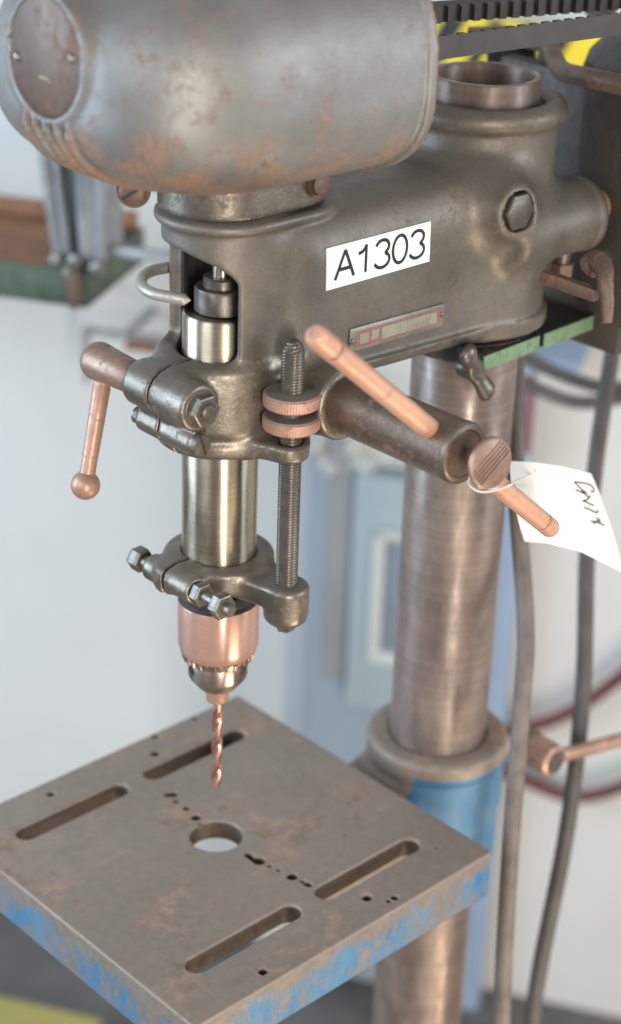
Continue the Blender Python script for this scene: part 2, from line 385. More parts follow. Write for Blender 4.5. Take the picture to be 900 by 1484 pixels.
# --- head casting
def head(x, y, z):
    t = s_cyl(x, y, z, 33.5, 50, 186, 1.5)                                   # spindle barrel
    hw = 29+15*np.clip((x+8)/44, 0, 1)**2*(3-2*np.clip((x+8)/44, 0, 1))
    hw = hw+.0*z
    low = 84-4*np.clip((x-60)/120, 0, 1)
    q0, q1, q2 = np.abs(x-105)-105+10, np.abs(y)-hw+10, np.abs(z-(low+186)/2)-(186-low)/2+10
    body = np.minimum(np.maximum(np.maximum(q0, q1), q2), 0)+np.sqrt(np.maximum(q0, 0)**2+np.maximum(q1, 0)**2+np.maximum(q2, 0)**2)-10
    body = smax(body, .62*(-y)+.78*z-163, 14)
    f = smin(t, body, 9)
    sock = s_cyl(x-CX, y-CY, z, 46.5, 78, 212, 3)                            # column socket
    f = smin(f, sock, 15)
    ringd = np.sqrt((np.hypot(x-CX, y-CY)-44)**2+((z-212)*1.0)**2)-7.5; f = smin(f, ringd, 2.5)
    lip = np.maximum(body-2.8, np.abs(z-low-4)-4); lip2 = np.maximum(sock-3.0, np.abs(z-83)-5)
    f = smin(f, smin(lip, lip2, 4), 3)                                       # bead along the lower edge
    boss = s_cyl(y+43, z-145, x, 23, 182, 257, 6); f = smin(f, boss, 11)
    f = smin(f, s_cyl(y+43, z-145, x, 24, 252, 258, 2), 2)
    bulge = np.sqrt((x-180)**2+((y+34)*1.0)**2+(z-162)**2)-27; f = smin(f, bulge, 14)     # motor-rail boss
    bb = s_cyl(x-176, z-165, -y, 15.5, 20, 61, 3); f = smin(f, bb, 9)
    bb2 = s_cyl(x-176, z-165, -y, 12.3, 56, 80, .5); f = np.maximum(f, -bb2)
    # top flange under the guard
    fl = s_bar(x, y, z, (0, 0), (36, 0), 37.5, 37.5, 179, 185, 2.5); f = smin(f, fl, 3)
    # front clamp: block, barrel along y, small lug
    blk = s_box(x, y, z, (-46, -19, 58), (-8, 17, 102), 7); f = smin(f, blk, 9)
    brl = s_cyl(x+43, z-88, y, 13.5, -33, 19, 1.5); f = smin(f, brl, 6)
    lug = s_cyl(x+42, z-66, y, 7.2, -30, 17, 1.2); f = smin(f, lug, 3.5)
    # sill collar and lower flange with the stop-rod arm
    sill = s_cyl(x, y, z, 37.5, 62, 103, 4); f = smin(f, sill, 6)
    flg = s_cyl(x, y, z, 37, 50, 58, 2.2); arm = s_bar(x, y, z, (2, -14), (7, -50), 20, 12, 51, 61, 2.5)
    f = smin(f, smin(flg, arm, 8), 5)
    hub = s_cyl(x-37, z-80.5, -y, 22, 0, 66, 3); f = smin(f, hub, 12)        # pinion housing
    # hollows
    f = np.maximum(f, -s_cyl(x, y, z, 24.5, 40, 205, .3))
    win = smax(s_box(x, y, z, (-90, -30.2, 103.5), (-9, 31, 168), 7), -.55*y+.83*z-146, 9)
    f = smax(f, -win, 2.0)
    slit = np.maximum(np.maximum(np.abs(y+3.0+.0*x)-.9, x+24), z-140); f = np.maximum(f, -slit)
    f = np.maximum(f, -s_cyl(x-CX, y-CY, z, 34.25, 40, 260, .2))
    f = np.maximum(f, -s_cyl(x-7, y+52, z, 6.8, 30, 75, .2))
    return f
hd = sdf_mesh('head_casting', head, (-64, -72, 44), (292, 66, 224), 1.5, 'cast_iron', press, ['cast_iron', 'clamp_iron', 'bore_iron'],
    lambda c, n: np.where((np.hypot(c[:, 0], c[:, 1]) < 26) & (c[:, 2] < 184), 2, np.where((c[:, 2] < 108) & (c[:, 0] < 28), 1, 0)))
tag(hd, 'grey cast-iron head casting with a window cut into its front')

# --- guard (hood) over the pulleys
HZ = 262.
def hood_out(x, y, z, s=0.):
    xx = np.minimum(x-14, 0)/(129-s); yy = y/(94-s); zz = z-HZ
    zz = np.where(zz < 0, zz/(58-s), zz/(74-s))
    n = 3.15
    r = (np.abs(xx)**n+np.abs(yy)**n+1e-9)**(1/n)
    g = (r**2.5+np.abs(zz)**2.7+1e-9)**(1/2.6)
    return (g-1)*80
def hood(x, y, z):
    o = hood_out(x, y, z)
    boss = s_cyl(y, z-280, x, 32.5, -114.5, -60, 3); boss = np.maximum(boss, hood_out(x, y, z)-9)
    f = smin(o, boss, 5)
    f = np.maximum(f, -s_cyl(y, z-280, x, 29.3, -125, -112.4, .4))
    rib = np.abs(y-1)-23; on = np.clip(-rib/3, 0, 1)*np.clip((252-z)/8, 0, 1)*np.clip((-x-45)/12, 0, 1)
    ph = np.abs((y/9.0+.5) % 1-.5)*9.0; f = f-on*(3.2*np.exp(-(ph/1.9)**2)-.6)
    lip = np.maximum(o-2.2, np.abs(x-58.5)-3.2); f = smin(f, lip, 2)
    f = smin(f, np.maximum(np.maximum(np.sqrt((x+46)**2+(z-237)**2)-2.6, o-1.3), y), 1.2)      # small casting pip
    f = np.maximum(f, -hood_out(x, y, z, 5.))
    f = smax(f, x-62, 1.2)
    return f
gd = sdf_mesh('pulley_guard', hood, (-122, -104, 186), (72, 104, 345), 1.4, 'hood_iron', press, ['hood_iron', 'knob_brown'], lambda c, n: np.where(c[:, 0] > 59.6, 1, 0))
tag(gd, 'rounded grey pulley guard speckled with orange rust')
pl = lathe('name_disc', [(.01, -.2), (27, 0), (29, .9), (29, 2.6)], (-114.6, 0, 280), (1, 0, 0), 'plate_rust', gd, 64)
tag(pl, 'brown rusted round name disc on the nose of the guard')
for yy, zz in ((-22.5, 283.5), (22.5, 276.5)):
    lathe('rivet', [(.01, -2.0), (1.6, -1.7), (2.5, -.6), (2.7, .6)], (-114.5, yy, zz), (1, 0, 0), 'bolt_steel', pl, 16)
mk = [(0, 0), (2, .9), (4, .5), (6, 1.0), (8, .1), (9.5, -.6), (11, -.9), (10, -1.6), (8, -1.1), (6, -.6), (4, -.9), (1.6, -.7)]
V = [(-115.05, 5-a, 270+b) for a, b in mk]; mesh('paint_smear', V, [tuple(range(len(V)))], 'yellow_mark', pl, False)

# guard base and its bolts
def gbase(x, y, z): return np.maximum(s_bar(x, y, z, (-2, 0), (30, 0), 34, 34, 186.5, 206, 1.5), -s_cyl(x, y, z, 24, 150, 250, .2))
sdf_mesh('guard_base', gbase, (-42, -40, 184), (100, 40, 208), 1.8, 'clamp_iron', press)
def capscrew(c, d, r, L, mat, parent, slot=True):
    d = Vector(d).normalized(); o = lathe('bolt', [(.01, 0), (r*.55, .0), (r*.85, .5), (r, 1.4), (r, L), (r*.6, L), (r*.6, L+9)], c, tuple(-d), mat, parent, 32); return o
b = capscrew((-38, 31, 192), (-.62, -.6, 0.05), 7.4, 5, 'rusty_bolt', press)
box('screw_slot', (-38.2, 30.8, 192), (13, .5, 1.6), 'dark_iron', b, (.6, -.62, .55), (-.62, -.6, .05), .1)
lathe('washer', [(9.5, 0), (9.5, 1.6), (5, 1.6)], (-34.4, 34.5, 191.7), (.62, .6, -.05), 'rusty_bolt', b, 32)
b = capscrew((38, -40, 200), (.1, -1, 0.05), 6.6, 5, 'rusty_bolt', press)
lathe('washer', [(8, 0), (8, 1.6), (5, 1.6)], (38, -35.4, 200), (-.1, 1, 0), 'rusty_bolt', b, 32)

# --- spindle and quill inside the head, and below it
lathe('quill', [(20, -41), (22.2, -39), (22.2, 124), (21, 125.5), (15, 125.5), (13, 124)], (0, 0, 0), (0, 0, 1), 'turned_steel', press, 96)
lathe('quill_collar', [(14.6, 125.8), (15.4, 126.6), (15.4, 138.5), (14.4, 140), (10.6, 140.2), (10.4, 145), (9.4, 146)], (0, 0, 0), (0, 0, 1), 'dark_steel', press, 64)
lathe('spindle_shaft', [(5.4, 140), (5.4, 202)], (0, 0, 0), (0, 0, 1), 'shaft_steel', press, 32)

# --- front quill clamp: rod, dropping lever with ball, hex nut, slotted screw
kx, kz = -43, 88
rod = lathe('clamp_rod', [(8.5, 17), (9.4, 18.2), (10.2, 40), (11.2, 55), (11.4, 58), (10.4, 61.5), (7.6, 64.2), (3.5, 65.4), (.01, 65.6)], (kx, 0, kz), (0, 1, 0), 'knob_brown', press, 48)
tag(rod, 'brown clamp rod with a rounded end')
a, b_ = Vector((kx, 53, kz-8)), Vector((kx-17, 48.5, 22))
dl = (b_-a).normalized(); L = (b_-a).length
lathe('clamp_lever', [(4.9, 0), (4.9, 6), (5.3, 6.6), (4.9, L*.55), (4.6, L*.9), (4.9, L+4)], a, tuple(dl), 'copper_dull', press, 32)
q = lathe('clamp_lever_tip', [(8.6*math.sin(PI*k/16)+.01, -8.6*math.cos(PI*k/16)) for k in range(17)], b_+dl*4, tuple(dl), 'copper_dull', press, 32)
nt = hexnut('hex_nut', (kx, -32.6, kz), (0, -1, 0), 9.6, 6.5, 'bolt_steel', press)
lathe('stud_end', cham(4.9, 9, 1), (kx, -33, kz), (0, -1, 0), 'bolt_steel', nt, 24)
lathe('washer', cham(10.6, 1.5, .4), (kx, -32.2, kz), (0, -1, 0), 'clamp_iron', nt, 32)
s1 = lathe('slotted_screw', [(4, 0), (6.6, .2), (6.6, 3.6), (5.8, 4.6), (.01, 5.0)], (-42, -29.6, 66), (0, -1, 0), 'bolt_steel', press, 32)
box('screw_slot', (-42, -34.3, 66), (1.4, 1.2, 12), 'dark_iron', s1, (1, 0, .35), (0, 1, 0), .1)
lathe('screw_end', cham(5.2, 8, 1.4), (-42, 16, 66), (0, 1, 0), 'bolt_steel', press, 24)

# --- depth stop: flattened threaded rod, two knurled nuts
RX, RY = 7, -52
def threaded(name, z0, z1, r, pitch, parent, mat, flat_dir):
    seg = 40; n = int((z1-z0)/pitch*5); V = []; Fc = []
    for k in range(n+1):
        z = z0+(z1-z0)*k/n
        for i in range(seg):
            a = 2*PI*i/seg; ph = ((z/pitch)-a/(2*PI)) % 1; rr = r-.55*abs(2*ph-1)*1.0
            tp = min(1, math.sqrt(max(0, (z1-z)/6))*.75+.25); rr *= tp
            dd = math.cos(a-flat_dir)
            if dd > 0: rr = min(rr, r*.86/dd)
            V.append((RX+rr*math.cos(a), RY+rr*math.sin(a), z))
    for k in range(n):
        for i in range(seg):
            j = (i+1) % seg; Fc.append((k*seg+i, k*seg+j, (k+1)*seg+j, (k+1)*seg+i))
    Fc.append(tuple(range(seg))[::-1]); Fc.append(tuple(range(n*seg, (n+1)*seg)))
    return mesh(name, V, Fc, mat, parent, True, 35)
threaded('depth_stop_rod', -46, 122, 6.5, 1.7, press, 'dark_steel', math.radians(200))
def knurl(r, a, t): return r*(1+.006*math.cos(a*70)) if r > 15 else r
for zc in (74, 87.5):
    o = lathe('depth_stop_nut', [(6, zc-4.4), (14.8, zc-4.4), (16, zc-3.4), (16.1, zc+2.6), (15, zc+3.8), (6, zc+4)], (RX, RY, 0), (0, 0, 1), 'nut_copper', press, 140, knurl, 30)
lathe('nut_spacer', [(7.5, 76), (7.5, 85)], (RX, RY, 0), (0, 0, 1), 'bolt_steel', press, 24)

# --- stop collar clamped on the quill
def collar(x, y, z):
    f = s_cyl(x, y, z, 33, -40, -25, 2.5)
    f = smin(f, s_bar(x, y, z, (4, -22), (RX, RY), 15, 12.4, -43, -29, 3), 7)
    f = smin(f, s_cyl(x-RX, y-RY, z, 12.8, -52, -28.5, 3), 3)
    f = smin(f, np.maximum(np.sqrt((x-RX)**2+(y-RY)**2+((z+46)*1.1)**2)-12.6, z+40), 2)
    f = smin(f, s_bar(x, y, z, (-20, 6), (-34, 4), 15, 9, -41, -25.5, 3), 6)
    f = smin(f, s_cyl(x+34, z+33, y, 8.2, -20, 21, 1.5), 3)
    f = np.maximum(f, -s_cyl(x, y, z, 22.35, -60, 0, .2))
    f = np.maximum(f, -np.maximum(np.abs(y-1)-.9, x+20))
    return f
co = sdf_mesh('stop_collar', collar, (-46, -68, -64), (38, 38, -22), 1.2, 'clamp_iron', press)
tag(co, 'dark stop collar clamped round the lower quill with an eye for the rod')
hb = hexnut('collar_bolt', (-34, 28, -33), (0, 1, 0), 7.6, 9, 'dark_steel', press)
lathe('shank', [(4.2, 0), (4.2, 8)], (-34, 20, -33), (0, 1, 0), 'bolt_steel', hb, 20)
lathe('collar_stud', cham(4.0, 32, 1), (-34, -19, -33), (0, -1, 0), 'bolt_steel', press, 24)
hexnut('hex_nut', (-34, -21, -33), (0, -1, 0), 7.6, 6.5, 'bolt_steel', press)
hexnut('hex_nut', (-34, -38.5, -33), (0, -1, 0), 8.2, 7, 'bolt_steel', press)
lathe('rod_end_nut', [(6, 0), (5.6, 2), (2.5, 3.2), (.01, 3.6)], (RX, RY, -56.6), (0, 0, -1), 'bolt_steel', press, 6, None, 20)

# --- chuck and bit
lathe('chuck_neck', [(14, -40.5), (14, -48), (21.5, -49), (22.6, -51), (22.6, -55), (24.3, -57)], (0, 0, 0), (0, 0, 1), 'bore_iron', press, 64)
ch = lathe('chuck', [(24.4, -57.2), (24.8, -58.5), (24.8, -86), (23.6, -91.5), (21.5, -93.5)], (0, 0, 0), (0, 0, 1), 'chuck_copper', press, 96)
tag(ch, 'copper-tinted key chuck')
def teeth(r, a, t): return r*(1-.045*(1 if math.cos(a*30) > 0 else 0)) if 18.6 < r < 23 and t < -93 else r
lathe('gear_ring', [(21.4, -93.4), (22.6, -93.8), (21.8, -97.2), (18.6, -98.6)], (0, 0, 0), (0, 0, 1), 'chuck_steel', ch, 240, teeth, 25)
lathe('chuck_sleeve', [(18.2, -98), (18.4, -99), (18.4, -109), (17.6, -111), (12.0, -118.2), (11.0, -118.8)], (0, 0, 0), (0, 0, 1), 'chuck_steel', ch, 72)
for ang in (169, 288, 48):
    a = math.radians(ang); d = Vector((math.cos(a), math.sin(a), 0))
    lathe('key_hole', [(3.1, 0), (3.1, .35), (.01, .4)], d*18.1+Vector((0, 0, -103)), tuple(d), 'bore_iron', ch, 20)
lathe('chuck_nose', [(11.2, -118.6), (8.6, -119.6), (7.4, -123), (6.8, -129), (5, -129.8)], (0, 0, 0), (0, 0, 1), 'copper_dull', ch, 48)
for k in range(3):
    a = math.radians(40+120*k); d = Vector((math.cos(a), math.sin(a), 0))
    box('jaw', d*4.2+Vector((0, 0, -127.5)), (3.6, 3.2, 6), 'chuck_steel', ch, tuple(d), (-d.y, d.x, 0), .6)
seg = 40; n = 120; V = []; Fc = []
z0, z1 = -122., -195.
for k in range(n+1):
    z = z0+(z1-z0)*k/n; tw = (z-z0)/19.*PI*2*.5
    for i in range(seg):
        a = 2*PI*i/seg; ph = (a-tw) % PI
        fl = max(0, math.cos((ph-PI/2)*1.55)) if abs(ph-PI/2) < 1.0 else 0
        rr = 3.35*(1-.50*fl); rr *= min(1, (z-z1)/1.9+.06)
        V.append((rr*math.cos(a), rr*math.sin(a), z))
for k in range(n):
    for i in range(seg):
        j = (i+1) % seg; Fc.append((k*seg+i, (k+1)*seg+i, (k+1)*seg+j, k*seg+j))
Fc.append(tuple(range(n*seg, (n+1)*seg))[::-1]); Fc.append(tuple(range(seg)))
turned('bit_copper', (.80, .46, .36), (.70, .38, .29), .28, .2, stain_amt=.3)
bit = mesh('drill_bit', V, Fc, 'bit_copper', None, True, 50)
tag(bit, 'copper-coloured twist drill bit held in the chuck', 'drill bit')

# --- feed hub, sliding bar handle, thumb knob
HX, HZ2 = 36.5, 81.
fh = lathe('feed_hub', [(16.6, 60), (17, 61), (17, 148), (17.4, 149), (17.4, 151.5), (16.2, 154.5), (15, 155.2), (13.4, 155.2), (12.6, 154.2), (5, 154.0)], (HX, 0, HZ2), (0, -1, 0), 'brown_iron', press, 80)
tag(fh, 'long brown feed hub reaching out to the right')
lathe('hub_edge', [(16.8, 152.6), (17.5, 152.2), (17.3, 153.4), (16.4, 154.8), (16.0, 154.9)], (HX, 0, HZ2), (0, -1, 0), 'bolt_steel', fh, 80, cap=False)
A = Vector((-61, -138, 166)); B = Vector((139, -138, -2.5)); db = (B-A).normalized(); LB = (B-A).length; rb = 5.9
def grooved(L, r): return [(.01, -.4), (r*.80, 0), (r*.97, 1.4), (r, 3), (r*1.03, 5), (r*1.03, 16.2), (r*.84, 17.2), (r*.84, 19), (r, 20), (r*1.0, L*.5), (r, L-15), (r*.84, L-14.2), (r*.84, L-12.6), (r, L-11.8), (r, L-3), (r*.9, L-1), (.01, L)]
fb = lathe('feed_handle', grooved(LB, rb), A, tuple(db), 'copper_rust', press, 48)
tag(fb, 'straight copper-coloured feed bar passing through the hub')
for t_g in (18.1, LB-13.4): lathe('groove', [(rb*.86, t_g-.7), (rb*.9, t_g-.3), (rb*.9, t_g+.3), (rb*.86, t_g+.7)], A, tuple(db), 'bolt_steel', fb, 48, cap=False)
KC = Vector((38.5, -171, 81)); kd = Vector((-.14, -.97, .12)).normalized()
kn = lathe('thumb_screw', [(.01, 0), (12.8, 0), (14.0, .9), (14.1, 2.6), (13, 3.6), (6, 4.4), (4.2, 6), (3.6, 9), (3.6, 19)], KC+kd*1.5, tuple(-kd), 'knob_brown', press, 56)
dg, gu, gv = basis(kd); gdir = (gu*math.cos(.95)-gv*math.sin(.95)); gper = kd.cross(gdir)
for k in range(5):
    oo = (k-1.6)*2.3; hl = math.sqrt(max(1, 13.2**2-oo**2))
    box('ridge', KC+kd*1.75+gper*oo, (2*hl-1, .9, .9), 'knob_brown', kn, tuple(gdir), tuple(gper), .3)

# --- work table
TZ = -233.; TH = 35.; TC = (0., -3.); HS = 124.5
HOLES = [(-52, 109, 2.8), (81, 119, 2.6), (45, 119, 2.8), (31, 102, 3.4), (-64, -116, 3.0), (30, -107, 3.4), (9.6, 56, 3.2), (6.5, 58, 2.6), (5.9, 48, 2.0), (6, 38, 2.4), (4.3, 26, 3.4),
         (2, 20, 1.9), (3.4, -26.7, 2.8), (3.2, -31, 2.6), (4.5, -35.6, 4.2), (6, -44, 1.7), (7.3, -51, 1.5), (9.6, -61.2, 3.6), (11, -69, 1.8), (11.6, -73.5, 2.6), (38, -118, 1.8), (43, -118, 2.6), (65, -52, 1.2), (100, -100, 1.2), (92, -28, 1.1)]
def table(x, y, z):
    f = s_box(x-TC[0], y-TC[1], z, (-HS, -HS, TZ-TH), (HS, HS, TZ), 1.6)
    pan = s_box(x-TC[0], y-TC[1], z, (-HS+9, -HS+9, TZ-TH-30), (HS-9, HS-9, TZ-15), 4); f = np.maximum(f, -pan)
    rib1 = s_box(x, y, z, (-HS+3, -26, TZ-TH+2), (HS-3, 26, TZ-5), 2); rib2 = s_box(x, y, z, (20, -HS+3, TZ-TH+4), (70, HS-3, TZ-5), 2)
    for sx in (-1, 1):
        for sy in (-1, 1):
            f = smax(f, -s_bar(x, y, z, (sx*15.5, sy*85-2), (sx*88.5, sy*85-2), 7.2, 7.2, TZ-60, TZ+20, .3), 2.2)
    f = np.maximum(f, -s_cyl(x-1, y-1, z, 17.2, TZ-80, TZ+20, .3))
    for hx, hy, hr in HOLES:
        f = np.maximum(f, -s_cyl(x-hx, y-hy+1, z, hr, TZ-(9 if hr > 2 else 3), TZ+9, .3))
    return f
tb = sdf_mesh('work_table', table, (-HS-4, -HS-7, TZ-TH-4), (HS+4, HS+3, TZ+4), 1.25, 'table_top', press, ['table_top', 'blue_worn', 'dark_iron', 'slot_brown'],
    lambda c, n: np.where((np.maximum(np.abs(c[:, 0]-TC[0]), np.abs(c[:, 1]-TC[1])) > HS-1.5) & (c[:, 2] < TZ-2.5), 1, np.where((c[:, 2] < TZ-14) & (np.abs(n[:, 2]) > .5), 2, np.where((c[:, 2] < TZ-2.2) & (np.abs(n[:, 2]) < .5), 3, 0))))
tag(tb, 'square slotted drill table, brown on top, worn blue paint on its edges')

# --- table bracket on the column, its clamp lever
def bracket(x, y, z):
    R = np.hypot(x-CX, y-CY)
    f = s_cyl(x-CX, y-CY, z, 47.5, -338, -236, 3)
    f = smin(f, s_cyl(x-CX, y-CY, z, 50.5, -252, -236, 4), 4)
    arm = s_box(x, y, z, (60, -34, -325), (190, 40, TZ-TH-1), 8)
    f = smin(f, arm, 22)
    f = smin(f, s_box(x, y, z, (126.5, -30, -300), (175, 36, -262), 8), 14)
    f = smin(f, s_box(x, y, z, (235, -12, -330), (276, 12, -262), 6), 8)
    f = np.maximum(f, s_box(x, y, z, (-HS, -HS-4, TZ-TH), (HS+2, HS, 0), .3)*-1)
    f = np.maximum(f, -s_cyl(x-CX, y-CY, z, 34.4, -400, -200, .2))
    f = np.maximum(f, -np.maximum(np.abs(y)-1.5, 215-x))
    return f
br = sdf_mesh('table_bracket', bracket, (56, -60, -342), (290, 60, -232), 1.7, 'blue_paint', press, ['blue_paint', 'table_top'],
    lambda c, n: np.where((c[:, 2] > -246) | ((c[:, 0] < 178) & (c[:, 1] > -24)) | (c[:, 0] < 152), 1, 0))
tag(br, 'blue painted table bracket clamped round the column')
chb = lathe('bracket_lever_hub', [(7, 30), (7, 40), (11.5, 40.5), (12, 46), (12.6, 47), (12.2, 65.4), (9.4, 67.2), (9, 67.4)], (262, 0, -255), (0, -1, 0), 'copper_dull', press, 40)
def hubteeth(r, a, t): return r*(1-.09*(1 if math.cos(a*9) > 0 else 0)) if r > 9 else r
lathe('serrated_ring', [(8, 38), (13, 38.2), (13, 44), (8, 44.4)], (262, 0, -255), (0, -1, 0), 'bolt_steel', chb, 108, hubteeth, 25)
lathe('hub_face', [(9.2, 66.8), (9.2, 67.7), (.01, 67.9)], (262, 0, -255), (0, -1, 0), 'bolt_steel', chb, 32)
tube('bracket_lever', [(262, -60, -254), (275, -62, -257), (300, -64, -262), (345, -67, -270), (400, -70, -280)], 5.2, 'copper_dull', press, 20)

# --- things on the head: sticker, maker's strip, bolts
YF = -44.
def face(x, z, off=0.): return (x, YF-off, z)
st = mesh('asset_sticker', [face(37.8, 140.8, .35), face(120.4, 141.2, .35), face(119.6, 165.3, .35), face(37.2, 165.2, .35), face(37.8, 140.8, -.6), face(120.4, 141.2, -.6), face(119.6, 165.3, -.6), face(37.2, 165.2, -.6)],
     [(0, 1, 2, 3), (4, 5, 1, 0), (5, 6, 2, 1), (6, 7, 3, 2), (7, 4, 0, 3)], 'sticker', press, False)
tag(st, 'white sticker reading A1303')
def ribbon(pts, wd, tf, close=False):
    """flat stroke of width wd; tf maps (a, b, lift) to a point"""
    P = [Vector((p[0], p[1])) for p in pts]; n = len(P); V = []; Fc = []
    for i in range(n):
        a = P[i-1] if (i > 0 or close) else P[i]; b = P[(i+1) % n] if (i < n-1 or close) else P[i]
        d = (b-a).normalized(); nn = Vector((-d.y, d.x))*wd/2
        V += [tf(*(P[i]+nn)), tf(*(P[i]-nn))]
    for i in range(n if close else n-1):
        j = (i+1) % n; Fc.append((2*i, 2*i+1, 2*j+1, 2*j))
    return V, Fc
def arc(cx, cy, rx, ry, a0, a1, n=18): return [(cx+rx*math.cos(math.radians(a0+(a1-a0)*k/n)), cy+ry*math.sin(math.radians(a0+(a1-a0)*k/n))) for k in range(n+1)]
GLY = {  # unit-height strokes
    'A': ([[(0, 0), (.345, 1)], [(.345, 1), (.69, 0)], [(.115, .34), (.575, .34)]], .86),
    '1': ([[(.28, 0), (.28, 1)], [(.04, .73), (.17, .78), (.24, .87), (.27, .99)]], .60),
    '3': ([arc(.28, .75, .25, .25, 165, -62)+arc(.28, .265, .285, .265, 62, -165)], .72),
    '0': ([arc(.29, .5, .28, .5, 90, 450, 32)], .74)}
for chx, x0, wdt in (('A', 44.2, 14.4), ('1', 61.8, 6.0), ('3', 75.0, 11.6), ('0', 89.3, 11.4), ('3', 103.4, 11.6)):
    strokes, adv = GLY[chx]; us = [p[0] for q_ in strokes for p in q_]; u0, u1 = min(us), max(us)
    gs = [ribbon([((p[0]-u0)/(u1-u0)*wdt, p[1]*16.2) for p in q_], 2.05, lambda a, b, c0=x0, e_=k_: face(c0+a, 145.6+b, .55+.06*e_)) for k_, q_ in enumerate(strokes)]
    V, Fc = merge(*gs); mesh('sticker_letter', V, [f[::-1] for f in Fc], 'ink', st, False)
mp = box('maker_strip', (96, YF-.6, 106.2), (78, 1.4, 14), 'plate_silver', press, (1, 0, -.02), (0, 1, 0), .4)
tag(mp, 'narrow metal maker strip with red and cream fields, print worn away')
mesh('red_field', [face(61, 101.8, 1.45), face(132, 100.6, 1.45), face(132, 110.6, 1.45), face(61, 111.6, 1.45)], [(0, 1, 2, 3)], 'plate_red', mp, False)
for x0, x1, zb, zt in ((64.5, 72, 103.5, 109.5), (74, 80, 103.8, 109.6), (82.5, 128.5, 102.6, 109.8)):
    mesh('cream_field', [face(x0, zb, 1.6), face(x1, zb-(x1-x0)*.018, 1.6), face(x1, zt-(x1-x0)*.018, 1.6), face(x0, zt, 1.6)], [(0, 1, 2, 3)], 'plate_cream', mp, False)
for x in (59, 133): lathe('rivet', [(2, 0), (1.7, .9), (.01, 1.4)], face(x, 106, 1.2), (0, -1, 0), 'bolt_steel', mp, 14)
hexnut('head_bolt', (176, -52, 165), (0, -1, 0), 12, 12, 'dark_steel', press)
ss = hexnut('set_screw', (246, -43, 115), (0, 0, -1), 7.6, 9, 'rusty_bolt', press)
lathe('shank', [(4.5, -12), (4.5, 1)], (246, -43, 115), (0, 0, -1), 'bolt_steel', ss, 20)
lathe('motor_rail', cham(10, 190, 1, 240), (0, -45, 147), (1, 0, 0), 'copper_dull', press, 32)

# --- green-edged support plates under the head with a wing screw
def gplate(x0, x1, y0):
    o = box('support_plate', ((x0+x1)/2, y0+35, 66), (x1-x0, 70, 10), 'dark_iron', press, (1, .05, 0), (-.05, 1, 0), .6)
    box('painted_edge', ((x0+x1)/2, y0-.4, 66), (x1-x0-.6, 1.2, 9.6), 'green_paint', o, (1, .05, 0), (-.05, 1, 0), .3)
    return o
gplate(171, 227, -46); gplate(231, 284, -43.5)
lathe('support_ring', [(35.2, 60), (41, 60), (41, 72), (35.2, 72)], (CX, CY, 0), (0, 0, 1), 'dark_iron', press, 48)
def wing(x, y, z):
    f = s_cyl(x-160, z-66, -y, 7, 40, 54, 2)
    for ex, ez in ((150, 79), (169, 51)):
        dx, dz = ex-160, ez-66; h = np.clip(((x-160)*dx+(z-66)*dz)/(dx*dx+dz*dz), 0, 1)
        d = np.sqrt((x-160-dx*h)**2+(z-66-dz*h)**2+((y+50+4*h)*1.6)**2)-(4.2+2.6*h); f = smin(f, d, 4)
    return f
sdf_mesh('wing_screw', wing, (140, -66, 38), (184, -34, 86), 1.4, 'dark_steel', press)

# --- motor, belt and bracket behind the column
MX, MY = 372, -72
def belt_path():
    R1, R2 = 54., 22.; c1, c2 = (0., 0.), (MX, MY); P = []
    for k in range(25): a = PI/2+PI*k/24; P.append((c1[0]+R1*math.cos(a), c1[1]+R1*math.sin(a)))
    for k in range(1, 60): t = k/60; P.append((c1[0]*(1-t)+c2[0]*t, (c1[1]-R1)*(1-t)+(c2[1]-R2)*t))
    for k in range(25): a = -PI/2+PI*k/24; P.append((c2[0]+R2*math.cos(a), c2[1]+R2*math.sin(a)))
    for k in range(1, 60): t = k/60; P.append((c2[0]*(1-t)+c1[0]*t, (c2[1]+R2)*(1-t)+(c1[1]+R1)*t))
    return P
BP = belt_path(); BZ = 270.; V = []; Fc = []; n = len(BP)
for i, (x, y) in enumerate(BP):
    a, b = Vector(BP[i-1]), Vector(BP[(i+1) % n]); d = (b-a).normalized(); nn = Vector((-d.y, d.x))  # inward
    for off, zz in ((0, -6.2), (0, 6.2), (5, 5), (5, -5)):
        V.append((x+nn.x*off, y+nn.y*off, BZ+zz))
for i in range(n):
    j = (i+1) % n
    for k in range(4): l_ = (k+1) % 4; Fc.append((i*4+k, i*4+l_, j*4+l_, j*4+k))
bl = mesh('drive_belt', V, Fc, 'rubber', press, True, 30); tag(bl, 'dark cogged rubber drive belt')
gs = []; acc = 0.
for i in range(n):
    a, b = Vector(BP[i]), Vector(BP[(i+1) % n]); d = b-a; L = d.length; d.normalize(); nn = Vector((-d.y, d.x)); s = (-acc) % 9.0
    while s < L:
        p = a+d*s+nn*7; gs.append(box_geo((p.x, p.y, BZ), (4.6, 5, 9.6), (d.x, d.y, 0), (nn.x, nn.y, 0), 0)); s += 9.0
    acc = (acc+L) % 9.0
V, Fc = merge(*gs); cg = mesh('cogs', V, Fc, 'rubber', bl, False); cg['kind'] = 'stuff'
lathe('motor_pulley', [(12, 256), (27, 256), (26, 262), (17, 266), (17, 274), (26, 278), (27, 282), (12, 282)], (MX, MY, 0), (0, 0, 1), 'dark_iron', press, 48)
lathe('spindle_pulley', [(30, 225), (54, 225), (54, 258), (44, 266), (44, 270), (54, 276), (54, 300), (30, 300)], (0, 0, 0), (0, 0, 1), 'dark_iron', press, 48)
mo = lathe('motor', [(70, 66), (92, 70), (100, 82), (100, 220), (97, 230), (86, 242), (64, 252), (36, 258), (12, 260), (12, 285)], (MX, MY, 0), (0, 0, 1), 'motor_grey', press, 64)
